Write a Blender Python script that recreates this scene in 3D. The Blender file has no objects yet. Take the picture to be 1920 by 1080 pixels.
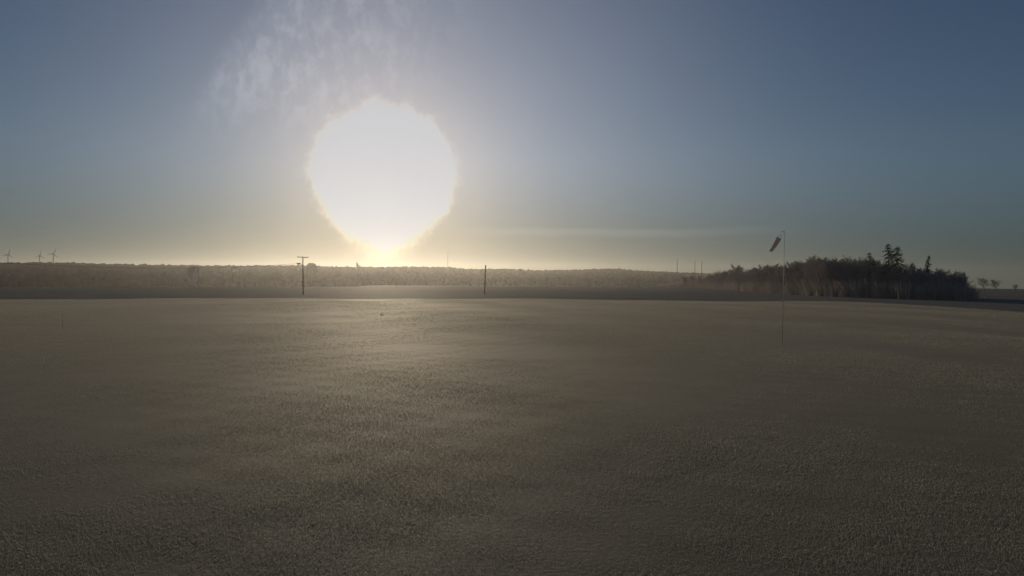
import bpy, math, random
import numpy as np
from mathutils import Vector, Matrix, Euler

random.seed(7)
RNG = np.random.default_rng(11)
S = bpy.context.scene
COL = S.collection

# ------------------------------------------------------------------ camera
F = 1478.0                      # focal length in photograph pixels (1920 wide)
CAM_H = 4.0
cam_d = bpy.data.cameras.new('camera')
cam = bpy.data.objects.new('camera', cam_d)
COL.objects.link(cam)
cam_d.sensor_width = 36.0
cam_d.lens = 36.0 * F / 1920.0
cam_d.clip_start = 0.1
cam_d.clip_end = 30000.0
cam.location = (0, 0, CAM_H)
cam.rotation_euler = (math.radians(90 - 0.465), math.radians(-0.34), 0)
S.camera = cam
CAMR = cam.rotation_euler.to_matrix()


def ray(px, py):
    return (CAMR @ Vector(((px - 960) / F, -(py - 540) / F, -1))).normalized()


def at(px, py, D):
    """point seen at a pixel of the photograph at horizontal distance D"""
    d = ray(px, py)
    k = D / math.hypot(d.x, d.y)
    return Vector((0, 0, CAM_H)) + d * k


# ------------------------------------------------------------------ sun, sky, exposure
SUN = ray(718, 329)
SUN_EL = math.asin(SUN.z)
SUN_AZ = math.atan2(SUN.x, SUN.y)        # from +Y towards +X
S.view_settings.view_transform = 'Standard'
S.view_settings.look = 'None'
S.view_settings.exposure = -1.0
S.view_settings.gamma = 1.0
S.view_settings.use_curve_mapping = False

sun_d = bpy.data.lights.new('sun', 'SUN')
sun_d.energy = 4.0
sun_d.angle = math.radians(3.0)   # soft: the low sun shines through haze
sun_d.color = (1.0, 0.82, 0.57)
sun = bpy.data.objects.new('sun', sun_d)
COL.objects.link(sun)
sun.location = (0, 0, 60)
sun.rotation_euler = (-SUN).to_track_quat('-Z', 'Y').to_euler()


class NT:
    """small node-tree writer"""
    def __init__(self, tree):
        self.t = tree
        self.x = 0

    def n(self, kind, **kw):
        nd = self.t.nodes.new(kind)
        self.x += 180
        nd.location = (self.x, 0)
        for k, v in kw.items():
            setattr(nd, k, v)
        return nd

    def put(self, sock, v):
        if isinstance(v, bpy.types.NodeSocket):
            self.t.links.new(v, sock)
        elif v is not None:
            sock.default_value = v

    def math(self, op, a, b=None, c=None, clamp=False):
        nd = self.n('ShaderNodeMath', operation=op, use_clamp=clamp)
        self.put(nd.inputs[0], a)
        self.put(nd.inputs[1], b)
        self.put(nd.inputs[2], c)
        return nd.outputs[0]

    def vmath(self, op, a, b=None):
        nd = self.n('ShaderNodeVectorMath', operation=op)
        self.put(nd.inputs[0], a)
        self.put(nd.inputs[1], b)
        return nd

    def scale(self, v, s):
        nd = self.n('ShaderNodeVectorMath', operation='SCALE')
        self.put(nd.inputs[0], v)
        self.put(nd.inputs['Scale'], s)
        return nd.outputs[0]

    def mix(self, f, a, b, blend='MIX'):
        nd = self.n('ShaderNodeMix', data_type='RGBA', blend_type=blend)
        self.put(nd.inputs[0], f)
        self.put(nd.inputs[6], a)
        self.put(nd.inputs[7], b)
        return nd.outputs[2]

    def smooth(self, v, lo, hi, a=0.0, b=1.0):
        nd = self.n('ShaderNodeMapRange', interpolation_type='SMOOTHSTEP')
        self.put(nd.inputs[0], v)
        self.put(nd.inputs[1], lo)
        self.put(nd.inputs[2], hi)
        self.put(nd.inputs[3], a)
        self.put(nd.inputs[4], b)
        return nd.outputs[0]

    def noise(self, vec, scale, detail=4.0, rough=0.5, dist=0.0):
        nd = self.n('ShaderNodeTexNoise')
        if vec is not None:
            self.put(nd.inputs['Vector'], vec)
        nd.inputs['Scale'].default_value = scale
        nd.inputs['Detail'].default_value = detail
        nd.inputs['Roughness'].default_value = rough
        nd.inputs['Distortion'].default_value = dist
        return nd.outputs['Fac']


SKY_STRENGTH = 0.06
world = bpy.data.worlds.new('World')
S.world = world
world.use_nodes = True
wt = world.node_tree
wt.nodes.clear()
N = NT(wt)
tc = N.n('ShaderNodeTexCoord')
dirv = N.vmath('NORMALIZE', tc.outputs['Generated']).outputs[0]
sky = N.n('ShaderNodeTexSky', sky_type='NISHITA')
sky.sun_disc = False
sky.sun_elevation = SUN_EL
sky.sun_rotation = SUN_AZ
sky.altitude = 400
sky.air_density = 1.0
sky.dust_density = 0.0
sky.ozone_density = 2.2
sep = N.n('ShaderNodeSeparateXYZ')
N.put(sep.inputs[0], dirv)
elev = N.math('MULTIPLY', N.math('ARCSINE', sep.outputs[2]), 180 / math.pi)
azim = N.math('MULTIPLY', N.math('ARCTAN2', sep.outputs[0], sep.outputs[1]), 180 / math.pi)
dot = N.vmath('DOT_PRODUCT', dirv, tuple(SUN)).outputs['Value']
ang = N.math('MULTIPLY', N.math('ARCCOSINE', N.math('MINIMUM', dot, 1.0)), 180 / math.pi)
nz = N.noise(dirv, 42.0, 5.0, 0.65)
angn = N.math('ADD', ang, N.math('MULTIPLY', N.math('SUBTRACT', nz, 0.5), 2.0))


def expo(a, w, p):
    q = N.math('POWER', N.math('DIVIDE', N.math('MAXIMUM', a, 0.0), w), p)
    return N.math('EXPONENT', N.math('MULTIPLY', q, -1.0))


core = N.scale((30, 25, 19.0), expo(angn, 4.62, 8.0))       # blinding air round the sun
dot2 = N.vmath('DOT_PRODUCT', dirv, tuple(ray(718, 446))).outputs['Value']
ang2 = N.math('MULTIPLY', N.math('ARCCOSINE', N.math('MINIMUM', dot2, 1.0)), 180 / math.pi)
ang2 = N.math('ADD', ang2, N.math('MULTIPLY', N.math('SUBTRACT', nz, 0.5), 0.8))
core = N.vmath('ADD', core, N.scale((20, 16.5, 11.0), expo(ang2, 1.65, 2.0))).outputs[0]   # the glare sinks towards the skyline
dot3 = N.vmath('DOT_PRODUCT', dirv, tuple(ray(790, 325))).outputs['Value']
ang3 = N.math('MULTIPLY', N.math('ARCCOSINE', N.math('MINIMUM', dot3, 1.0)), 180 / math.pi)
low = N.smooth(elev, 0.0, 9.5)                              # dusty air near the horizon
inner = N.scale((9.0, 6.2, 3.4), expo(ang, 7.3, 2.0))
wide = N.vmath('MULTIPLY', N.scale((6.5, 6.3, 6.8), expo(ang3, 17.5, 2.0)), N.mix(low, (0.16, 0.10, 0.0, 1), (1, 1, 1, 1))).outputs[0]
base = N.mix(low, (0.21, 0.34, 0.50, 1), (1, 1, 1, 1))
base = N.vmath('MULTIPLY', sky.outputs[0], base).outputs[0]
base = N.vmath('MULTIPLY', base, (0.98, 1.0, 1.16)).outputs[0]
tot = N.vmath('ADD', base, core).outputs[0]
tot = N.vmath('ADD', tot, inner).outputs[0]
tot = N.vmath('ADD', tot, wide).outputs[0]

# thin high cloud: cells of cirrocumulus seen on a flat layer, and a low streak
inv = N.math('DIVIDE', 1.0, N.math('MAXIMUM', sep.outputs[2], 0.03))
cloudp = N.scale(dirv, inv)
warp = N.n('ShaderNodeMapping')
warp.inputs['Rotation'].default_value = (0, 0, math.radians(28))
warp.inputs['Scale'].default_value = (1.0, 0.55, 1.0)
N.put(warp.inputs[0], cloudp)
mp2 = N.n('ShaderNodeMapping')
mp2.inputs['Rotation'].default_value = (0, math.radians(20), 0)
mp2.inputs['Scale'].default_value = (1.25, 1.0, 0.8)
N.put(mp2.inputs[0], dirv)
cells = N.noise(mp2.outputs[0], 46.0, 5.0, 0.6, 0.35)
veil = N.noise(mp2.outputs[0], 8.0, 3.0, 0.5, 0.2)
# the bank of cloud: left edge slants up to the right
cx = N.math('ADD', azim, 20.5)
edge = N.math('SUBTRACT', cx, N.math('MULTIPLY', N.math('SUBTRACT', elev, 13.0), 0.62))
edge = N.math('ADD', edge, N.math('MULTIPLY', N.math('SUBTRACT', veil, 0.5), 5.0))
bank = N.math('MULTIPLY', N.smooth(edge, -1.2, 1.6), N.smooth(edge, 18.0, 3.0))
bank = N.math('MULTIPLY', bank, N.smooth(elev, 8.5, 14.0))
cl = N.math('MULTIPLY', bank, N.math('ADD', 0.40, N.math('MULTIPLY', N.smooth(cells, 0.40, 0.70), 0.70)))
streak_n = N.noise(dirv, 9.0, 2.0, 0.5)
se = N.math('ADD', elev, N.math('MULTIPLY', N.math('SUBTRACT', streak_n, 0.5), 0.7))
streak = N.math('MULTIPLY', N.smooth(se, 3.05, 3.55), N.smooth(se, 4.0, 3.6))
streak = N.math('MULTIPLY', streak, N.math('MULTIPLY', N.smooth(azim, -6.0, 2.0), N.smooth(azim, 23.0, 8.0)))
tot = N.vmath('ADD', tot, N.scale((3.6, 3.4, 3.2), cl)).outputs[0]
tot = N.vmath('ADD', tot, N.scale((1.3, 1.15, 0.9), streak)).outputs[0]
tot = N.vmath('MINIMUM', tot, (16.6, 17.3, 18.9)).outputs[0]
bg = N.n('ShaderNodeBackground')
N.put(bg.inputs[0], tot)
bg.inputs[1].default_value = SKY_STRENGTH
wo = N.n('ShaderNodeOutputWorld')
wt.links.new(bg.outputs[0], wo.inputs[0])

# ------------------------------------------------------------------ render hints
try:
    S.cycles.use_denoising = True
    S.cycles.volume_bounces = 0
    S.cycles.max_bounces = 5
    S.cycles.transparent_max_bounces = 8
    S.cycles.sample_clamp_indirect = 4
except Exception:
    pass


# ------------------------------------------------------------------ materials
def material(name):
    m = bpy.data.materials.new(name)
    m.use_nodes = True
    m.node_tree.nodes.clear()
    t = NT(m.node_tree)
    return m, t


def finish(m, t, shader, vol=None):
    o = t.n('ShaderNodeOutputMaterial')
    if shader is not None:
        m.node_tree.links.new(shader, o.inputs[0])
    if vol is not None:
        m.node_tree.links.new(vol, o.inputs[1])
    return m


def simple(name, c1, c2, scale, rough=0.8, metal=0.0, bump=0.0, spec=0.3, transl=0.0):
    m, t = material(name)
    co = t.n('ShaderNodeTexCoord')
    f = t.noise(co.outputs['Object'], scale, 4.0, 0.6)
    col = t.mix(t.smooth(f, 0.3, 0.7), (*c1, 1), (*c2, 1))
    p = t.n('ShaderNodeBsdfPrincipled')
    t.put(p.inputs['Base Color'], col)
    p.inputs['Roughness'].default_value = rough
    p.inputs['Metallic'].default_value = metal
    p.inputs['Specular IOR Level'].default_value = spec
    if bump:
        b = t.n('ShaderNodeBump')
        b.inputs['Strength'].default_value = bump
        t.put(b.inputs['Height'], f)
        t.put(p.inputs['Normal'], b.outputs[0])
    sh = p.outputs[0]
    if transl:
        tr = t.n('ShaderNodeBsdfTranslucent')
        t.put(tr.inputs[0], col)
        mx = t.n('ShaderNodeMixShader')
        mx.inputs[0].default_value = transl
        t.t.links.new(sh, mx.inputs[1])
        t.t.links.new(tr.outputs[0], mx.inputs[2])
        sh = mx.outputs[0]
    return finish(m, t, sh)


def ground_material(name, green, straw, soil, far_band, sheen=0.05, spec=0.12):
    m, t = material(name)
    geo = t.n('ShaderNodeNewGeometry')
    pos = geo.outputs['Position']
    mp = t.n('ShaderNodeMapping')
    mp.inputs['Scale'].default_value = (0.35, 1.0, 1.0)
    mp.inputs['Rotation'].default_value = (0, 0, math.radians(6))
    t.put(mp.inputs[0], pos)
    big = t.noise(mp.outputs[0], 0.06, 4.0, 0.55)
    mid = t.noise(mp.outputs[0], 0.5, 5.0, 0.6)
    fine = t.noise(pos, 9.0, 5.0, 0.65)
    dry = t.math('ADD', t.math('MULTIPLY', big, 0.9), t.math('MULTIPLY', mid, 0.6))
    dry = t.math('ADD', dry, t.math('MULTIPLY', fine, 0.35))
    dry = t.smooth(dry, 0.62, 1.2)
    if far_band:
        sp = t.n('ShaderNodeSeparateXYZ')
        t.put(sp.inputs[0], pos)
        yy = t.math('ADD', sp.outputs[1], t.math('MULTIPLY', t.math('SUBTRACT', big, 0.5), 45.0))
        yy = t.math('ADD', yy, t.math('MULTIPLY', sp.outputs[0], -0.22))
        b = t.smooth(yy, 70.0, 92.0)
        b2 = t.math('MULTIPLY', t.smooth(yy, 104.0, 116.0), t.smooth(yy, 140.0, 126.0))
        dry = t.math('ADD', dry, t.math('MULTIPLY', b, 0.55))
        dry = t.math('SUBTRACT', dry, t.math('MULTIPLY', b2, 0.35), clamp=True)
    col = t.mix(dry, (*green, 1), (*straw, 1))
    bare = t.smooth(t.math('ADD', t.math('MULTIPLY', mid, 0.5), t.math('MULTIPLY', fine, 0.5)), 0.56, 0.68)
    col = t.mix(t.math('MULTIPLY', bare, 0.55), col, (*soil, 1))
    p = t.n('ShaderNodeBsdfPrincipled')
    t.put(p.inputs['Base Color'], col)
    p.inputs['Roughness'].default_value = 0.80
    p.inputs['Specular IOR Level'].default_value = spec
    p.inputs['Specular Tint'].default_value = (1.0, 0.78, 0.54, 1)
    p.inputs['Sheen Weight'].default_value = sheen
    p.inputs['Sheen Roughness'].default_value = 0.45
    p.inputs['Sheen Tint'].default_value = (1.0, 0.86, 0.66, 1)
    b = t.n('ShaderNodeBump')
    b.inputs['Strength'].default_value = 0.3
    b.inputs['Distance'].default_value = 0.05
    t.put(b.inputs['Height'], t.math('ADD', fine, t.math('MULTIPLY', mid, 1.2)))
    t.put(p.inputs['Normal'], b.outputs[0])
    return finish(m, t, p.outputs[0])


M_MEADOW = ground_material('meadow_grass', (0.135, 0.130, 0.105), (0.185, 0.170, 0.135), (0.13, 0.117, 0.096), True)
M_FIELD = ground_material('winter_crop', (0.215, 0.210, 0.190), (0.265, 0.248, 0.222), (0.21, 0.192, 0.172), False, 0.0, 0.001)
M_BARK = simple('bark', (0.24, 0.22, 0.215), (0.33, 0.305, 0.30), 3.0, 0.9, bump=0.4, spec=0.1)
M_TWIG = simple('twigs', (0.36, 0.31, 0.30), (0.45, 0.40, 0.385), 1.5, 0.75, spec=0.2, transl=0.1)
M_BRUSH = simple('dry_brush', (0.38, 0.34, 0.32), (0.48, 0.43, 0.40), 1.2, 0.85, spec=0.1, transl=0.2)
M_NEEDLE = simple('spruce_needles', (0.06, 0.08, 0.055), (0.10, 0.12, 0.085), 2.0, 0.8, spec=0.15, transl=0.2)
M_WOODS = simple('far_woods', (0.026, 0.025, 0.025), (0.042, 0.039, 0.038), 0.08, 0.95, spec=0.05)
M_STEEL = simple('galvanised_steel', (0.66, 0.66, 0.65), (0.76, 0.76, 0.75), 6.0, 0.55, metal=0.0)
M_POST = simple('weathered_timber', (0.20, 0.18, 0.155), (0.30, 0.27, 0.24), 8.0, 0.85, bump=0.3)
M_DARK = simple('dark_rubber', (0.025, 0.025, 0.026), (0.05, 0.05, 0.05), 10.0, 0.6)
M_WHITE = simple('white_paint', (0.70, 0.70, 0.68), (0.80, 0.80, 0.78), 3.0, 0.5)
M_GLOSS = simple('glossy_white', (0.74, 0.74, 0.72), (0.80, 0.80, 0.78), 3.0, 0.22, spec=0.6)
M_TURB = simple('turbine_grey', (0.20, 0.20, 0.20), (0.25, 0.25, 0.25), 0.1, 0.7, spec=0.1)
M_RENDER = simple('white_render', (0.74, 0.73, 0.70), (0.82, 0.81, 0.79), 1.0, 0.8)
M_TILE = simple('roof_tile', (0.16, 0.08, 0.06), (0.22, 0.11, 0.08), 4.0, 0.8)
M_GLASS = simple('window_glass', (0.04, 0.045, 0.05), (0.06, 0.065, 0.07), 2.0, 0.15, spec=0.6)
M_RED = simple('red_sock_cloth', (0.60, 0.51, 0.46), (0.66, 0.57, 0.52), 5.0, 0.85, transl=0.5)
M_PALE = simple('pale_sock_cloth', (0.62, 0.57, 0.53), (0.70, 0.65, 0.61), 5.0, 0.85, transl=0.5)
M_BLADE = simple('grass_blade', (0.345, 0.345, 0.29), (0.43, 0.42, 0.355), 0.8, 0.75, spec=0.12, transl=0.6)
M_FLOWER = simple('pale_petals', (0.62, 0.60, 0.52), (0.75, 0.73, 0.66), 20.0, 0.7, transl=0.3)


# ------------------------------------------------------------------ object helpers
def tag(o, label=None, cat=None, group=None, kind=None):
    if label: o['label'] = label
    if cat: o['category'] = cat
    if group: o['group'] = group
    if kind: o['kind'] = kind
    return o


def empty(name, loc, rz=0.0):
    o = bpy.data.objects.new(name, None)
    o.empty_display_size = 0.5
    o.location = loc
    o.rotation_euler = (0, 0, rz)
    COL.objects.link(o)
    return o


class MB:
    """collects vertices and faces"""
    def __init__(self):
        self.v = []
        self.f = []

    def tube(self, pts, rads, n=6, cap=True):
        base = len(self.v)
        pts = [Vector(p) for p in pts]
        k = len(pts)
        for i, p in enumerate(pts):
            d = (pts[min(i + 1, k - 1)] - pts[max(i - 1, 0)])
            d = d.normalized() if d.length > 1e-9 else Vector((0, 0, 1))
            up = Vector((1, 0, 0)) if abs(d.x) < 0.8 else Vector((0, 1, 0))
            a = d.cross(up).normalized()
            b = d.cross(a)
            for j in range(n):
                t = 2 * math.pi * j / n
                self.v.append(p + (a * math.cos(t) + b * math.sin(t)) * rads[i])
        for i in range(k - 1):
            for j in range(n):
                j2 = (j + 1) % n
                self.f.append((base + i * n + j, base + i * n + j2, base + (i + 1) * n + j2, base + (i + 1) * n + j))
        if cap:
            self.f.append(tuple(base + j for j in range(n))[::-1])
            self.f.append(tuple(base + (k - 1) * n + j for j in range(n)))

    def box(self, c, s, rot=None):
        base = len(self.v)
        R = rot or Matrix.Identity(3)
        c = Vector(c)
        for z in (-.5, .5):
            for y in (-.5, .5):
                for x in (-.5, .5):
                    self.v.append(c + R @ Vector((x * s[0], y * s[1], z * s[2])))
        for q in ((0, 2, 3, 1), (4, 5, 7, 6), (0, 1, 5, 4), (2, 6, 7, 3), (0, 4, 6, 2), (1, 3, 7, 5)):
            self.f.append(tuple(base + i for i in q))

    def strip(self, p, q, w, side):
        """a flat twig or blade: one triangle pair tapering to a tip"""
        base = len(self.v)
        s = side * (w * 0.5)
        self.v += [p - s, p + s, q + s * 0.35, q - s * 0.35]
        self.f.append((base, base + 1, base + 2, base + 3))

    def mesh(self, name, mat, smooth=False):
        me = bpy.data.meshes.new(name)
        me.from_pydata([tuple(v) for v in self.v], [], self.f)
        me.materials.append(mat)
        if smooth:
            me.polygons.foreach_set('use_smooth', [True] * len(me.polygons))
        me.update()
        return me

    def build(self, name, mat, parent=None, smooth=False, bevel=0.0):
        o = bpy.data.objects.new(name, self.mesh(name, mat, smooth))
        COL.objects.link(o)
        if parent: o.parent = parent
        if bevel:
            b = o.modifiers.new('bevel', 'BEVEL')
            b.width = bevel
            b.segments = 2
        return o


def np_mesh(name, V, Fq, mat, smooth=False):
    """mesh from numpy arrays; faces all with the same corner count"""
    me = bpy.data.meshes.new(name)
    n, k = Fq.shape
    me.vertices.add(len(V))
    me.vertices.foreach_set('co', V.astype(np.float32).ravel())
    me.loops.add(n * k)
    me.loops.foreach_set('vertex_index', Fq.astype(np.int32).ravel())
    me.polygons.add(n)
    me.polygons.foreach_set('loop_start', np.arange(0, n * k, k, dtype=np.int32))
    me.polygons.foreach_set('loop_total', np.full(n, k, dtype=np.int32))
    if smooth:
        me.polygons.foreach_set('use_smooth', np.ones(n, dtype=bool))
    me.materials.append(mat)
    me.update(calc_edges=True)
    return me


# ------------------------------------------------------------------ terrain
def curve(xs, ys):
    return lambda x: float(np.interp(x, xs, ys))


def y0(px):                       # eye level in the photograph at this column
    return 528 + (px - 960) * 0.00593


D_EDGE = curve([-400, 0, 640, 1280, 1600, 1920, 2400], [175, 180, 182, 178, 182, 142, 125])     # meadow ends
D_CREST = curve([-400, 0, 500, 660, 700, 1000, 1260, 1500, 1815, 1920, 2300], [420, 430, 480, 520, 700, 780, 700, 760, 900, 900, 800])
R_RIDGE = curve([-600, 0, 583, 900, 1250, 1500, 1815, 2300], [1450, 1500, 1650, 1850, 2050, 2100, 2100, 2100])
RIDGE_PTS = ([-600, 0, 60, 110, 200, 300, 340, 400, 470, 560, 640, 720, 760, 840, 880, 960, 1000, 1060, 1120, 1160, 1200, 1250, 1330, 1400, 1500, 1640, 1815, 1920, 2300],
             [494, 497, 495, 495.5, 497, 498, 498, 499, 498.5, 497.5, 500, 500, 499, 500.5, 503.5, 503, 506, 505, 503.5, 503.5, 507, 509, 512, 515, 520, 528, 540, 546, 552])
RIDGE_Y = curve(*RIDGE_PTS)


def az_px(x, y):
    a = math.atan2(x, y)
    a = max(-1.0, min(1.0, a))
    return 960 + F * math.tan(a)


def und(x, y):
    return (0.10 * math.sin(x * 0.09 + 1.3) * math.cos(y * 0.07 + 0.4) + 0.07 * math.sin(x * 0.021 - y * 0.033)
            + 0.05 * math.sin(x * 0.23 + y * 0.11))


def ground_z(x, y):
    r = math.hypot(x, y)
    px = az_px(x, y)
    w = min(1.0, max(0.0, (r - 12) / 40.0))
    z = und(x, y) * w
    if y < 0:
        return z
    dc = D_CREST(px)
    if r <= dc:
        # farmland beyond the meadow lies a little lower, then returns
        return z
    R = R_RIDGE(px)
    tree = 14.0
    zr = CAM_H + (y0(px) - RIDGE_Y(px)) / F * R - tree
    slope = (zr - CAM_H + tree) / R
    rs = [dc, dc + 160, R * 0.56, R * 0.8, R, R + 500, 3000, 4000]
    zs = [0, -5, -6, zr * 0.5 - 2, zr, slope * (R + 500) - 24, slope * 3000 - 30, slope * 4000 - 34]
    fade = 1.0
    ax = abs(math.atan2(x, y))
    if ax > 0.95:
        fade = max(0.0, 1 - (ax - 0.95) / 0.5)
    return z * max(0, 1 - (r - dc) / 100) + float(np.interp(r, rs, zs)) * fade


angs = []
a = -180.0
while a < 180.0 - 1e-6:
    angs.append(a)
    a += 0.3 if -40 <= a < 40 else 4.0
angs = np.radians(np.array(angs))
NA = len(angs)


def polar_sheet(name, rows_of, mat, center):
    V, Fs = [], []
    rows = None
    for ai, an in enumerate(angs):
        x1, y1 = math.sin(an), math.cos(an)
        rs = rows_of(az_px(x1, y1) if y1 > 0.3 else (-400 if x1 < 0 else 2400))
        rows = len(rs)
        for r in rs:
            x, y = x1 * r, y1 * r
            V.append((x, y, ground_z(x, y)))
    for ai in range(NA):
        b = (ai + 1) % NA
        for k in range(rows - 1):
            Fs.append((ai * rows + k, ai * rows + k + 1, b * rows + k + 1, b * rows + k))
    V = np.array(V)
    Fs = np.array(Fs)
    me = np_mesh(name, V, Fs, mat, True)
    if center:
        pass
    o = bpy.data.objects.new(name, me)
    COL.objects.link(o)
    return o


MEADOW_K = [0.003, 0.05, 0.09, 0.13, 0.18, 0.23, 0.29, 0.35, 0.42, 0.5, 0.58, 0.67, 0.76, 0.86, 0.94, 1.0]
meadow = polar_sheet('meadow', lambda px: [D_EDGE(px) * k for k in MEADOW_K], M_MEADOW, True)
tag(meadow, 'olive brown short grass meadow of the airfield', None, None, 'structure')


def far_rows(px):
    d0, dc, R = D_EDGE(px), D_CREST(px), R_RIDGE(px)
    return [d0, d0 + (dc - d0) * .2, d0 + (dc - d0) * .45, d0 + (dc - d0) * .7, d0 + (dc - d0) * .9, dc, dc + 50, dc + 160,
            R * .52, R * .56, R * .68, R * .8, R * .9, R, R + 200, R + 500, 3000, 3500, 4000]


farm = polar_sheet('farmland', far_rows, M_FIELD, False)
tag(farm, 'dark winter farmland and hills beyond the meadow', None, None, 'structure')

# ------------------------------------------------------------------ haze
hz, ht = material('haze')
pv = ht.n('ShaderNodeVolumePrincipled')
pv.inputs['Color'].default_value = (0.93, 0.92, 0.92, 1)
pv.inputs['Density'].default_value = 0.000088
pv.inputs['Anisotropy'].default_value = 0.75
finish(hz, ht, None, pv.outputs[0])
try:
    hz.cycles.homogeneous_volume = True
except Exception:
    pass
hb = MB()
HB = 4200
ZLO, ZHI = -85.0, 94.0
hb.box((0, 0, (ZLO + ZHI) / 2), (2 * HB, 2 * HB, ZHI - ZLO))
haze = hb.build('haze', hz)
tag(haze, 'thin evening haze lying over the fields', None, None, 'stuff')


# ------------------------------------------------------------------ far woods on the ridge (one mass)
def ico(sub=1):
    import bmesh
    bm = bmesh.new()
    bmesh.ops.create_icosphere(bm, subdivisions=sub, radius=1.0)
    V = np.array([v.co[:] for v in bm.verts])
    Fs = np.array([[v.index for v in f.verts] for f in bm.faces])
    bm.free()
    return V, Fs


IV, IF = ico(2)
IV1, IF1 = ico(1)


def crown_mass(name, spots, mat, label):
    """spots: x, y, z, radius, height"""
    VV, FF = [], []
    off = 0
    for (x, y, z, rr, hh, near) in spots:
        V0, F0 = (IV, IF) if near else (IV1, IF1)
        V = V0 * (1 + RNG.normal(0, 0.09, (len(V0), 1)))
        ca = RNG.uniform(0, 6.28)
        c, s = math.cos(ca), math.sin(ca)
        V = np.stack([V[:, 0] * c - V[:, 1] * s, V[:, 0] * s + V[:, 1] * c, V[:, 2]], 1)
        V = V * np.array([rr, rr, hh * 0.5]) + np.array([x, y, z + hh * 0.5])
        VV.append(V)
        FF.append(F0 + off)
        off += len(V)
    o = bpy.data.objects.new(name, np_mesh(name, np.concatenate(VV), np.concatenate(FF), mat, True))
    COL.objects.link(o)
    return tag(o, label, None, None, 'stuff')


spots = []
px = -340.0
while px < 1560:
    R = R_RIDGE(px)
    for k in range(15):
        rr = R * (1.0 - 0.031 * k) + random.uniform(-18, 18)
        p2 = px + random.uniform(-4, 4)
        d = ray(p2, 540)
        l = math.hypot(d.x, d.y)
        x, y = d.x / l * rr, d.y / l * rr
        hgt = random.uniform(12.9, 14.3) if k < 3 else random.uniform(9, 15)
        spots.append((x, y, ground_z(x, y) - 1.0, random.uniform(5.5, 9.0) if k < 3 else random.uniform(4, 8), hgt + 1, k < 3))
    px += 5.6
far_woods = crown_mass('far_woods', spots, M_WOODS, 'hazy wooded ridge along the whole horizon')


# ------------------------------------------------------------------ bare trees
def rot_about(v, axis, a):
    return Matrix.Rotation(a, 3, axis) @ v


def perp(v):
    u = Vector((random.gauss(0, 1), random.gauss(0, 1), random.gauss(0, 1)))
    return v.cross(u).normalized()


def bare_tree_mesh(seed, H=10.0, spread=0.6, dens=1.0, droop=0.0, twig_w=0.036, fork=0.22):
    """returns (trunk mesh, crown mesh): a leafless tree of height H"""
    random.seed(seed)
    tk, cr = MB(), MB()
    pts, rads = [], []
    p = Vector((0, 0, -0.3))
    d = Vector((random.uniform(-.05, .05), random.uniform(-.05, .05), 1)).normalized()
    nseg = 8
    for i in range(nseg + 1):
        pts.append(p.copy())
        rads.append(0.019 * H * (1 - i / nseg) ** 0.8 + 0.012)
        d = (d + Vector((random.gauss(0, .06), random.gauss(0, .06), 0.05))).normalized()
        p = p + d * (H * 0.84 / nseg)
    tk.tube(pts, rads, 6)

    def along(ps, t):
        f = t * (len(ps) - 1)
        i = min(int(f), len(ps) - 2)
        return ps[i].lerp(ps[i + 1], f - i), (ps[i + 1] - ps[i]).normalized()

    def limb(p, d, L, r, depth):
        n = 4
        ps, q = [p], p
        for i in range(n):
            d = (d + Vector((random.gauss(0, .13), random.gauss(0, .13), 0.10 - droop * 0.2 + random.gauss(0, .05)))).normalized()
            q = q + d * (L / n)
            ps.append(q)
        rs = [r * (1 - 0.75 * i / n) for i in range(n + 1)]
        cr.tube(ps, rs, 4 if depth == 1 else 3, False)
        if depth == 1:
            for k in range(int(9 * dens)):
                t = 0.2 + 0.8 * (k + random.random()) / (9 * dens)
                b, bd = along(ps, min(t, 0.999))
                nd = rot_about(bd, perp(bd), random.uniform(0.4, 0.95))
                limb(b, nd, L * random.uniform(0.3, 0.5) * (1.15 - 0.5 * t), r * 0.4, 2)
        else:
            for k in range(int(11 * dens)):
                t = 0.1 + 0.9 * (k + random.random()) / (11 * dens)
                b, bd = along(ps, min(t, 0.999))
                nd = rot_about(bd, perp(bd), random.uniform(0.3, 0.9))
                nd.z += 0.12 - droop * 0.7
                nd.normalize()
                tl = L * random.uniform(0.35, 0.65) + 0.15
                e = b + nd * tl
                cr.strip(b, e, twig_w, perp(nd))
                for kk in range(2):
                    m = b.lerp(e, random.uniform(.25, .8))
                    n2 = rot_about(nd, perp(nd), random.uniform(.35, .8))
                    cr.strip(m, m + n2 * tl * random.uniform(.4, .6), twig_w * .8, perp(n2))
    n1 = int(15 * dens)
    for k in range(n1):
        t = fork + (0.97 - fork) * (k + random.random() * .8) / n1
        b, bd = along(pts, t)
        a = random.uniform(0, 6.283)
        tilt = random.uniform(0.45, 0.95) * (1.15 - 0.45 * t)
        nd = Vector((math.cos(a) * math.sin(tilt), math.sin(a) * math.sin(tilt), math.cos(tilt)))
        shape = math.sin(min(0.86, 0.22 + t * 0.64) * math.pi) ** 0.6
        L = H * spread * (0.28 + 0.45 * shape) * random.uniform(.75, 1.1) * (1.1 - 0.45 * t)
        limb(b, nd, min(L, (H - b.z) * 1.3 + 0.5), 0.0075 * H * (1.1 - 0.8 * t), 1)
    return tk.mesh('trunk', M_BARK), cr.mesh('crown', M_TWIG)


PROTO = [bare_tree_mesh(21, spread=0.55), bare_tree_mesh(22, spread=0.66), bare_tree_mesh(23, spread=0.5, dens=1.1),
         bare_tree_mesh(24, spread=0.72), bare_tree_mesh(25, spread=0.42, fork=0.15), bare_tree_mesh(26, spread=0.6, fork=0.12)]
random.seed(5)


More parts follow.
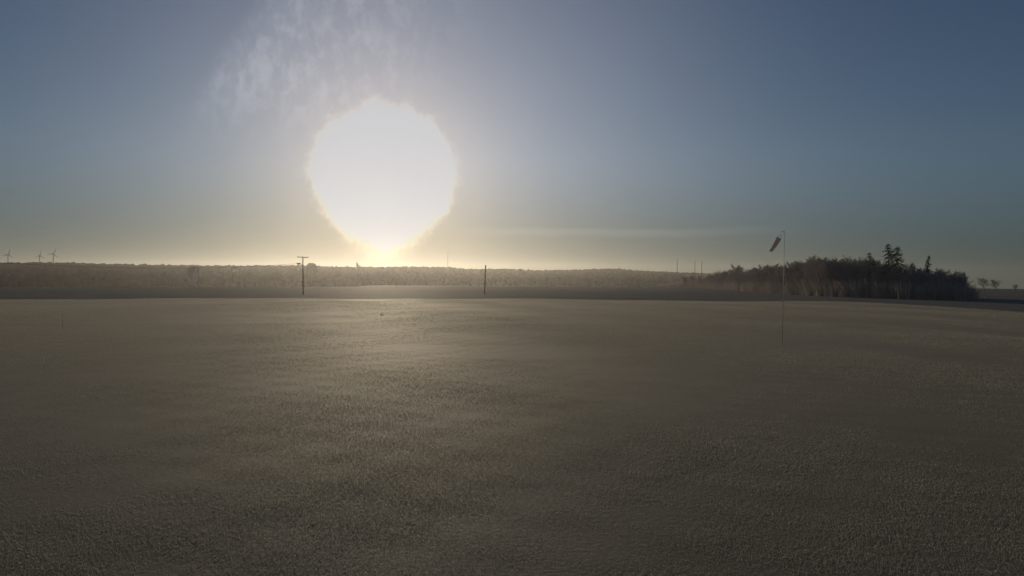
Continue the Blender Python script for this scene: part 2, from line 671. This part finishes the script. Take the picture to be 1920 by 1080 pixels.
def plant(name, proto, p, height, label, cat, group=None, width=1.0, H=10.0):
    o = empty(name, p, random.uniform(0, 6.28))
    k = height / H
    o.scale = (k * width, k * width, k)
    for me, nm in ((proto[0], 'trunk'), (proto[1], 'crown')):
        c = bpy.data.objects.new(nm, me)
        COL.objects.link(c)
        c.parent = o
    return tag(o, label, cat, group)


def stand(px, py_top, D, name, proto, label, cat='tree', group=None, width=1.0, min_h=1.0):
    """a tree whose top shows at (px, py_top), standing on the ground at distance D"""
    q = at(px, py_top, D)
    gz = ground_z(q.x, q.y)
    h = max(min_h, q.z - gz)
    return plant(name, proto, (q.x, q.y, gz), h, label, cat, group, width)


GROVE_D = curve([1240, 1300, 1350, 1400, 1480, 1560, 1700, 1815], [760, 640, 500, 380, 300, 260, 232, 228])
GROVE_Y = curve([1240, 1290, 1330, 1365, 1390, 1430, 1460, 1480, 1500, 1530, 1560, 1580, 1600, 1625, 1650, 1690, 1702, 1715, 1735, 1760, 1780, 1795, 1803, 1808, 1815],
                [521, 519, 514, 507, 501, 497, 495, 489, 487, 486, 481, 482, 483, 486, 487, 496, 511, 502, 503, 503, 508, 507, 516, 515, 531])
GL = 'leafless tree among the crowded bare trees of the dark grove'
GG = 'bare trees massed in the grove'
for row, (dd, lower) in enumerate(((0, 3.0), (9, -3.0), (20, -1.0), (34, 8.0))):
    px = 1285 + row * 3.0
    while px < 1806:
        D = GROVE_D(px) + dd + random.uniform(-3, 3)
        top = GROVE_Y(px) + lower + abs(random.gauss(0, 5.5))
        stand(px, top, D, 'bare_tree', random.choice(PROTO), GL, 'tree', GG, random.uniform(.85, 1.25), 2.5)
        px += random.uniform(7.0, 13.0)

# singled-out trees on the edge of the grove
stand(1545, 477, 262, 'bare_tree', PROTO[3], 'thin topped bare tree rising highest over the left half of the grove', 'tree')
stand(1386, 496, 342, 'bare_tree', PROTO[1], 'pale thin bare tree at the low far left end of the grove', 'tree')
stand(1806, 506, 229, 'bare_tree', PROTO[4], 'slim bare tree at the right hand end of the grove', 'tree', None, 0.7)
stand(1718, 493, 236, 'bare_tree', PROTO[0], 'bare tree in the gap between the two dark spruces and the single spruce', 'tree', None, 0.8)
stand(1342, 507, 520, 'bare_shrub', PROTO[5], 'small bare shrub on the skyline just left of the grove', 'shrub', None, 1.2)


# undergrowth filling the grove's foot: one mass of stems and brush
def brush(name, label, spots, mat):
    n = len(spots)
    P = np.array([s[:3] for s in spots])
    hh = np.array([s[3] for s in spots])
    per = 75
    P = np.repeat(P, per, 0) + RNG.normal(0, 0.8, (n * per, 3)) * np.array([1, 1, 0])
    hh = np.repeat(hh, per) * RNG.uniform(.45, 1.0, n * per)
    d = np.stack([RNG.normal(0, .33, n * per), RNG.normal(0, .33, n * per), np.ones(n * per)], 1)
    Q = P + d * hh[:, None]
    an = RNG.uniform(0, math.pi, n * per)
    sd = np.stack([np.cos(an), np.sin(an), np.zeros(n * per)], 1) * (0.032 + 0.008 * hh[:, None])
    V = np.stack([P - sd, P + sd, Q + sd * .4, Q - sd * .4], 1).reshape(-1, 3)
    Fq = np.arange(len(V)).reshape(-1, 4)
    o = bpy.data.objects.new(name, np_mesh(name, V, Fq, mat))
    COL.objects.link(o)
    return tag(o, label, None, None, 'stuff')


bs = []
px = 1238.0
while px < 1818:
    for k in range(5):
        D = GROVE_D(px) - 4 + k * 7 + random.uniform(-3, 3)
        q = at(px + random.uniform(-3, 3), 540, D)
        cap = max(1.2, (at(px, GROVE_Y(px), D).z) * 0.62)
        bs.append((q.x, q.y, ground_z(q.x, q.y) - 0.1, min(cap, random.uniform(2.6, 6.0))))
    px += 3.2
undergrowth = brush('undergrowth', 'dense dark brush at the foot of the grove', bs, M_BRUSH)


# ------------------------------------------------------------------ spruces
def spruce_mesh(seed, H=16.0, width=2.6, sparse=0.75, bare_low=0.25, lop=0.0, taper=0.75):
    random.seed(seed)
    tk, cr = MB(), MB()
    pts = [Vector((random.gauss(0, .04) * i * .3, random.gauss(0, .04) * i * .3, -0.3 + (H + .3) * i / 8)) for i in range(9)]
    tk.tube(pts, [0.2 * (1 - i / 8) + 0.025 for i in range(9)], 6)
    z = H * bare_low
    while z < H - 0.25:
        t = z / H
        R = width * (1 - t) ** taper * 1.05 + 0.15
        for b in range(random.choice((4, 5, 6))):
            if random.random() > sparse:
                continue
            a = random.uniform(0, 6.283)
            L = R * random.uniform(.55, 1.15) * (1 + lop * math.cos(a))
            f = t * 8
            i = min(int(f), 7)
            p = pts[i].lerp(pts[i + 1], f - i)
            dirh = Vector((math.cos(a), math.sin(a), 0))
            ps = [p, p + dirh * L * .4 + Vector((0, 0, .02 * L)), p + dirh * L * .75 + Vector((0, 0, -.16 * L)), p + dirh * L + Vector((0, 0, -.18 * L))]
            cr.tube(ps, [.04, .03, .02, .01], 3, False)
            side = Vector((-dirh.y, dirh.x, 0))
            nn = max(5, int(L * 8))
            for k in range(nn):
                u = (k + random.random()) / nn * 2.999
                j = int(u)
                m = ps[j].lerp(ps[j + 1], u - j)
                s = random.choice((-1, 1))
                hang = Vector((0, 0, -random.uniform(.35, .8)))
                e = m + (side * s * random.uniform(.1, .45) + dirh * random.uniform(.05, .3) + hang) * (0.55 + .25 * (1 - t))
                cr.strip(m, e, 0.17, (side * .6 + dirh * random.uniform(-.8, .8)).normalized())
        z += random.uniform(.28, .5)
    # leader
    for k in range(10):
        m = pts[-1] + Vector((0, 0, -random.random() * 1.2))
        a = random.uniform(0, 6.283)
        cr.strip(m, m + Vector((math.cos(a) * .25, math.sin(a) * .25, .1)), .08, Vector((-math.sin(a), math.cos(a), 0)))
    return tk.mesh('trunk', M_BARK), cr.mesh('crown', M_NEEDLE)


def spruce(px, ytop, D, seed, label, width=2.4, **kw):
    q = at(px, ytop, D)
    gz = ground_z(q.x, q.y)
    pr = spruce_mesh(seed, q.z - gz, width, **kw)
    random.seed(seed)
    return plant('spruce_tree', pr, (q.x, q.y, gz), 10.0, label, 'tree', None, 1.0)


spruce(1666, 456, 238, 41, 'tallest spruce of the grove, left of the close pair with drooping sparse branches', 2.3, sparse=.85, taper=.35)
spruce(1682, 459, 240, 42, 'tall spruce with long drooping boughs on its right, right of the close pair', 3.0, sparse=.9, taper=.45)
spruce(1673, 466, 243, 45, 'slender spruce crowded between the two tallest spruces', 1.9, sparse=.6, taper=.4)
spruce(1741, 478, 236, 43, 'single pointed spruce standing right of the tallest pair in the grove', 3.4, sparse=.95, bare_low=.1, taper=.95)
spruce(1631, 472, 244, 44, 'small crooked spruce poking out of the grove left of the tallest pair', 2.2, sparse=.5, taper=.3)
random.seed(9)

# ------------------------------------------------------------------ lone trees on the skyline
stand(1848, 521, 560, 'bare_shrub', PROTO[1], 'rounded bush on the bare crest right of the grove, nearer the grove', 'shrub', None, 1.5, 2)
stand(1871, 524, 560, 'bare_shrub', PROTO[3], 'rounded bush on the bare crest right of the grove, farther out', 'shrub', None, 1.7, 2)
stand(1903, 533, 560, 'bare_shrub', PROTO[5], 'low bush at the far right of the bare crest', 'shrub', None, 1.8, 1.5)
stand(672, 491.5, 1500, 'bare_tree', PROTO[0], 'large bare tree on the skyline just below and left of the sun', 'tree', None, 0.9)
stand(352, 495, 800, 'bare_tree', PROTO[3], 'broad bare tree breaking the skyline left of the T shaped power pole, leftmost of two', 'tree', None, 0.9)
stand(366, 497, 820, 'bare_tree', PROTO[0], 'smaller bare tree beside a broad one on the left skyline', 'tree', None, 0.8)


def round_tree(px0, ytop, D, width, label):
    q = at(px0, ytop, D)
    gz = ground_z(q.x, q.y)
    h = q.z - gz
    o = empty('broad_tree', (q.x, q.y, gz))
    t = MB()
    t.tube([(0, 0, -.5), (0.2, 0, h * .3), (0, 0.2, h * .6)], [h * .03, h * .025, h * .012], 6)
    t.build('trunk', M_BARK, o)
    V = []
    n = 1500
    P = RNG.normal(0, 1, (n, 3))
    P /= np.linalg.norm(P, axis=1)[:, None]
    P *= RNG.uniform(.25, 1.0, (n, 1)) ** .45
    P = P * np.array([width / 2, width / 2, h * .4]) + np.array([0, 0, h * .6])
    T = RNG.normal(0, h * .045, (n, 3, 3))
    V = (P[:, None, :] + T).reshape(-1, 3)
    V[:, 2] = np.minimum(V[:, 2], h)
    me = np_mesh('crown', V, np.arange(len(V)).reshape(-1, 3), M_WOODS)
    c = bpy.data.objects.new('crown', me)
    COL.objects.link(c)
    c.parent = o
    return tag(o, label, 'tree')


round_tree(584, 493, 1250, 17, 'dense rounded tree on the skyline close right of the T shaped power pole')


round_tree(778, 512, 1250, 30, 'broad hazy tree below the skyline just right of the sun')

# ------------------------------------------------------------------ power line at the far edge of the meadow
TD = 230.0
tp = at(568.6, 551, TD)
tz = ground_z(tp.x, tp.y)
top = at(567.8, 483, TD)
PH = top.z - tz
lean = (top.x - tp.x)
o = empty('power_pole', (tp.x, tp.y, tz))
tag(o, 'timber power pole with a T shaped crossbar, left of the sun', 'pole')
m = MB(); m.tube([(0, 0, -.4), (lean * .5, 0, PH * .5), (lean, 0, PH)], [.19, .165, .135], 12); m.build('post', M_POST, o, True)
TILT = Matrix.Rotation(math.radians(2.8), 3, 'Y')
m = MB(); m.box((lean, 0, PH + .1), (3.15, .2, .2), TILT); m.build('crossbar', M_POST, o, bevel=.02)
for k in (-1.35, 0, 1.35):
    m = MB()
    q = Vector((lean, 0, PH + .2)) + TILT @ Vector((k, 0, 0))
    m.tube([q, q + Vector((0, 0, .12)), q + Vector((0, 0, .2))], [.05, .07, .03], 8)
    m.build('insulator', M_DARK, o, True)
fz = at(559.5, 494.2, TD).z - tz
fx = at(559.5, 494.2, TD).x - tp.x
m = MB(); m.tube([(fx + .3, 0, fz - .02), (lean, 0, fz - .05)], [.045, .045], 8); m.build('bracket', M_STEEL, o)
m = MB()
m.tube([(fx - .62, 0, fz), (fx - .45, 0, fz), (fx + .42, 0, fz - .02), (fx + .55, 0, fz - .02)], [.08, .19, .2, .09], 12)
m.build('switch_box', M_DARK, o, True)

# the next pole stands outside the picture on the left and carries the other end of the cable
p2 = at(-210, 560, 172.0)
z2 = ground_z(p2.x, p2.y)
h2 = at(-210, 478, 172.0).z - z2
o2 = empty('power_pole', (p2.x, p2.y, z2))
tag(o2, 'timber power pole carrying the far left end of the cable', 'pole')
m = MB(); m.tube([(0, 0, -.4), (0, 0, h2 + .4)], [.19, .14], 12); m.build('post', M_POST, o2, True)
m = MB(); m.tube([(-.1, 0, h2), (.3, 0, h2)], [.07, .07], 8); m.build('cable_clamp', M_DARK, o2)
A = Vector((p2.x + .25, p2.y, z2 + h2))
B = Vector((tp.x + fx - .55, tp.y, tz + fz))
pts = []
for i in range(33):
    t = i / 32
    q = A.lerp(B, t)
    q.z -= 1.75 * 4 * t * (1 - t)
    pts.append(q)
m = MB(); m.tube(pts, [.038] * 33, 6)
tag(m.build('overhead_cable', M_DARK, None, True), 'thin sagging cable running left from the T shaped power pole', 'cable')

D2 = 245.0
b = at(908.5, 551, D2)
bz = ground_z(b.x, b.y)
t_ = at(910.5, 497.5, D2)
o = empty('plain_pole', (b.x, b.y, bz))
tag(o, 'plain pole without a crossbar, standing right of the sun', 'pole')
H2 = t_.z - bz
m = MB(); m.tube([(0, 0, -.4), ((t_.x - b.x) * .5, 0, H2 * .5), (t_.x - b.x, 0, H2 - .4)], [.22, .19, .16], 12); m.build('post', M_POST, o, True)
m = MB(); m.tube([(t_.x - b.x, 0, H2 - .4), (t_.x - b.x, 0, H2)], [.23, .21], 12); m.build('cap', M_DARK, o)

# ------------------------------------------------------------------ windsock
WD = 55.0
b = at(1467, 640, WD)
bz = ground_z(b.x, b.y)
tt = at(1471.5, 434.5, WD)
lx, PHW = tt.x - b.x, tt.z - bz
o = empty('windsock', (b.x, b.y, bz))
tag(o, 'limp reddish windsock hanging from a thin pale mast before the grove', 'windsock')


def loc(px, py, dy=0.0):
    q = at(px, py, WD)
    return Vector((q.x - b.x, q.y - b.y + dy, q.z - bz))


m = MB(); m.tube([(0, 0, -.3), (lx * .5, 0, PHW * .5), (lx, 0, PHW)], [.018, .015, .012], 10); m.build('mast', M_STEEL, o, True)
e0, e1 = loc(1471.5, 434.8), loc(1465.2, 433.8)
m = MB(); m.tube([e0, e1], [.014, .012], 8); m.build('arm', M_STEEL, o)
mouth = loc(1460.6, 446.4)
tail = loc(1444.6, 471.8)
ax = (tail - mouth).normalized()
m = MB(); m.tube([e1, loc(1464.6, 440), mouth - ax * .26], [.007, .007, .007], 6); m.build('hanging_cord', M_STEEL, o)
sideA = ax.cross(Vector((0, 1, 0))).normalized()
sideB = ax.cross(sideA).normalized()
m = MB()
for k in range(4):
    an = k * math.pi / 2 + .4
    m.tube([mouth - ax * .26, mouth + (sideA * math.cos(an) + sideB * math.sin(an)) * .165], [.006, .006], 5)
m.build('bridle', M_STEEL, o)
ring = [mouth + (sideA * math.cos(k * math.pi / 10) + sideB * math.sin(k * math.pi / 10)) * .168 for k in range(21)]
m = MB(); m.tube(ring, [.012] * 21, 6, False); m.build('hoop', M_STEEL, o)
SL = (tail - mouth).length
NB = 5
sock = None
random.seed(31)
fold = [[random.gauss(0, .05) for _ in range(16)] for _ in range(NB * 4 + 1)]
for bi in range(NB):
    m = MB()
    n = 16
    R_ = 5
    for i in range(R_):
        s = (bi * (R_ - 1) + i) / (NB * (R_ - 1))
        c = mouth + ax * (SL * s) + Vector((0, 0, -0.05 * math.sin(math.pi * s)))
        r = .165 * (1 - s) + .092 * s
        fr = fold[bi * 4 + i]
        for j in range(n):
            a_ = 2 * math.pi * j / n
            rr = r * (1 + fr[j] * (0.3 + s))
            m.v.append(c + sideA * math.cos(a_) * rr + sideB * math.sin(a_) * rr * (1 - .25 * s))
    for i in range(R_ - 1):
        for j in range(n):
            j2 = (j + 1) % n
            m.f.append((i * n + j, i * n + j2, (i + 1) * n + j2, (i + 1) * n + j))
    q = m.build('sock_band', M_PALE if bi == 0 else M_RED, o, True)
    q['label'] = 'pale band at the mouth of the sock' if bi == 0 else 'faded red cloth band of the sock'

# ------------------------------------------------------------------ small things in the meadow
b = at(117, 601, 74)
bz = ground_z(b.x, b.y)
o = empty('marker_stake', (b.x, b.y, bz))
tag(o, 'thin short stake in the grass at the far left', 'stake')
m = MB(); m.tube([(0, 0, -.2), (0.02, 0, 1.1)], [.014, .011], 8); m.build('stick', M_POST, o)
m = MB(); m.tube([(0.02, 0, 1.1), (0.02, 0, 1.16)], [.018, .014], 8); m.build('cap', M_DARK, o)
b = at(716, 590, 93)
bz = ground_z(b.x, b.y)
V, Fs = IV, IF
keep = np.all(V[Fs][:, :, 2] > -0.6, axis=1)
me = np_mesh('field_marker', V * np.array([.2, .16, .13]) + np.array([0, 0, .03]), Fs[keep], M_GLOSS, True)
fm = bpy.data.objects.new('field_marker', me)
fm.location = (b.x, b.y, bz)
COL.objects.link(fm)
tag(fm, 'small glossy white marker dome lying in the grass right under the sun', 'marker')

# ------------------------------------------------------------------ radio mast on the ridge
MD = 1840.0
b = at(839.5, 505, MD)
bz = ground_z(b.x, b.y)
hm = at(839.5, 473, MD).z - bz
o = empty('radio_mast', (b.x, b.y, bz))
tag(o, 'slender radio mast on the ridge right of the sun', 'mast')
m = MB()
legs = [(math.cos(a_) * 1.0, math.sin(a_) * 1.0) for a_ in (0.5, 2.6, 4.7)]
k_ = 10
hl = hm * .8
for (lx_, ly_) in legs:
    m.tube([(lx_, ly_, -1), (lx_ * .45, ly_ * .45, hl)], [.22, .16], 5)
for i in range(k_):
    z0_, z1_ = hl * i / k_, hl * (i + 1) / k_
    for j in range(3):
        s0, s1 = 1 - .55 * i / k_, 1 - .55 * (i + 1) / k_
        p_, q_ = legs[j], legs[(j + 1) % 3]
        m.tube([(p_[0] * s0, p_[1] * s0, z0_), (q_[0] * s1, q_[1] * s1, z1_)], [.1, .1], 4)
m.build('lattice', M_STEEL, o)
m = MB(); m.tube([(0, 0, hl - 1), (0, 0, hm)], [.5, .2], 6); m.build('antenna', M_STEEL, o)


# ------------------------------------------------------------------ wind turbines
def turbine_parts():
    m1 = MB(); m1.tube([(0, 0, -3), (0, 0, 40), (0, 0, 99)], [3.4, 3.0, 2.4], 12)
    m2 = MB(); m2.tube([(0, -5.2, 100), (0, -4.5, 100), (0, 4, 100), (0, 6, 100)], [1.2, 2.0, 2.1, 1.4], 10)
    m3 = MB(); m3.tube([(0, -5.2, 100), (0, -6.6, 100), (0, -7.4, 100)], [1.5, 1.3, .4], 10)
    return m1.mesh('tower', M_TURB, True), m2.mesh('nacelle', M_TURB, True), m3.mesh('hub', M_TURB, True)


def blade_mesh():
    m = MB()
    n = 9
    prof = [(-.5, 0), (-.2, .16), (.2, .12), (.5, 0), (.1, -.1), (-.3, -.12)]
    for i in range(n):
        s = i / (n - 1)
        ch = (2.4 if s < .05 else 5.2 * (1 - s) ** .8 + .9)
        th = 1.7 if s < .05 else 1.0
        for (u, w) in prof:
            m.v.append(Vector((u * ch, w * ch * th * .8, 1.2 + s * 32)))
    q = len(prof)
    for i in range(n - 1):
        for j in range(q):
            m.f.append((i * q + j, i * q + (j + 1) % q, (i + 1) * q + (j + 1) % q, (i + 1) * q + j))
    m.f.append(tuple((n - 1) * q + j for j in range(q)))
    return m.mesh('blade', M_TURB, True)


TW = turbine_parts()
BL = blade_mesh()
TG = 'wind turbines on the horizon'
for (px_, hub_y, D, yaw, spin, lab) in (
        (15, 477, 1900, 62, 108, 'wind turbine beyond the left ridge, standing nearest the left edge'),
        (74, 479, 2000, 66, 112, 'middle turbine of the three beyond the left ridge'),
        (100, 475.5, 1900, 55, 100, 'wind turbine beyond the left ridge, rightmost of its three'),
        (1270, 487, 2300, 86, 10, 'tallest looking turbine of the three left of the grove, standing apart'),
        (1303, 491, 2350, 84, 40, 'middle turbine of the three left of the grove'),
        (1315.5, 491, 2300, 70, 90, 'wind turbine closest to the grove, with its blades spread level')):
    q = at(px_, hub_y, D)
    gz = q.z - 38
    o = empty('wind_turbine', (q.x, q.y, gz), math.radians(-yaw))
    o.scale = (.38, .38, .38)
    o.rotation_euler = (0, 0, math.radians(yaw))
    tag(o, lab, 'wind turbine', TG)
    for me in TW:
        c = bpy.data.objects.new(me.name, me)
        COL.objects.link(c)
        c.parent = o
    for k in range(3):
        c = bpy.data.objects.new('blade', BL)
        COL.objects.link(c)
        c.parent = o
        c.location = (0, -6.2, 100)
        c.rotation_euler = (0, math.radians(-spin - 120 * k), 0)


# ------------------------------------------------------------------ white farmhouses on the ridge
def farmhouse(px_, py_, D, w, label):
    q = at(px_, py_, D)
    gz = ground_z(q.x, q.y)
    h = max(4.0, q.z - gz + 2)
    o = empty('farmhouse', (q.x, q.y, gz), .3)
    tag(o, label, 'house')
    m = MB(); m.box((0, 0, h / 2 - .5), (w, w * .8, h + 1)); m.build('wall', M_RENDER, o)
    m = MB()
    W, L, rz_, rh = w * .55, w * .47, h + .003, w * .42
    m.v = [Vector(v) for v in ((-W, -L, rz_), (W, -L, rz_), (W, L, rz_), (-W, L, rz_), (-W, 0, rz_ + rh), (W, 0, rz_ + rh))]
    m.f = [(0, 1, 5, 4), (2, 3, 4, 5), (0, 4, 3), (1, 2, 5), (0, 3, 2, 1)]
    m.build('roof', M_TILE, o)
    for k in range(3):
        m = MB(); m.box((-w * .3 + k * w * .3, -w * .4 - .03, h * .6), (w * .12, .06, w * .16)); m.build('window', M_GLASS, o)


farmhouse(438, 505, 1250, 4.2, 'tiny white farmhouse in the woods left of the T shaped power pole')
farmhouse(559, 505.5, 1340, 3.4, 'tiny pale farmhouse in the woods beneath the switch box of the power pole')


# ------------------------------------------------------------------ grass of the near meadow
def grass():
    n = 1850000
    # clumps widen with distance so that the cover stays even
    u = RNG.uniform(0, 1, n)
    r = 9.0 * (182 / 9.0) ** u
    az = RNG.uniform(-0.67, 0.67, n)
    x, y = np.sin(az) * r, np.cos(az) * r
    edge = np.interp(960 + F * np.tan(az), [-400, 0, 640, 1280, 1600, 1920, 2400], [175, 180, 182, 178, 182, 142, 125])
    keep = r < edge - 0.5
    x, y, r = x[keep], y[keep], r[keep]
    n = len(x)
    w = np.clip((r - 12) / 40, 0, 1)
    z = (0.10 * np.sin(x * 0.09 + 1.3) * np.cos(y * 0.07 + 0.4) + 0.07 * np.sin(x * 0.021 - y * 0.033) + 0.05 * np.sin(x * 0.23 + y * 0.11)) * w
    patch = 1 + .30 * np.sin(x * .55 + 1.7 * np.sin(y * .21)) * np.sin(y * .37 + np.sin(x * .3)) + .22 * np.sin(x * 1.9 + y * .7) * np.sin(y * 2.3 - x * .4)
    h = RNG.uniform(.014, .036, n) * patch * (1 + r * .004)
    P = np.stack([x, y, z - .008], 1)
    lean_ = RNG.normal(0, .75, (n, 2))
    Q = P + np.stack([lean_[:, 0] * h, lean_[:, 1] * h, h], 1)
    a = RNG.uniform(0, math.pi, n)
    wd = (.0013 + r * .00016) * RNG.uniform(.6, 1.5, n)
    s = np.stack([np.cos(a), np.sin(a), np.zeros(n)], 1) * wd[:, None]
    V = np.stack([P - s, P + s, Q], 1).reshape(-1, 3)
    o = bpy.data.objects.new('grass', np_mesh('grass', V, np.arange(len(V)).reshape(-1, 3), M_BLADE))
    COL.objects.link(o)
    tag(o, 'short worn grass covering the near meadow', None, None, 'stuff')


grass()


def flowers():
    VV, FF, off = [], [], 0
    for k in range(150):
        r = 10 + 34 * random.random() ** 1.3
        a = random.uniform(-.6, .6)
        x, y = math.sin(a) * r, math.cos(a) * r
        z = ground_z(x, y) + random.uniform(.03, .07)
        s = random.uniform(.010, .017)
        ring_ = [(x + math.cos(j * 1.047) * s, y + math.sin(j * 1.047) * s, z + random.uniform(-.003, .003)) for j in range(6)]
        VV += ring_ + [(x, y, z + .008)]
        FF += [(off + j, off + (j + 1) % 6, off + 6) for j in range(6)]
        off += 7
    o = bpy.data.objects.new('white_flowers', np_mesh('white_flowers', np.array(VV), np.array(FF), M_FLOWER))
    COL.objects.link(o)
    tag(o, 'tiny pale flowers dotted through the near grass', None, None, 'stuff')


flowers()
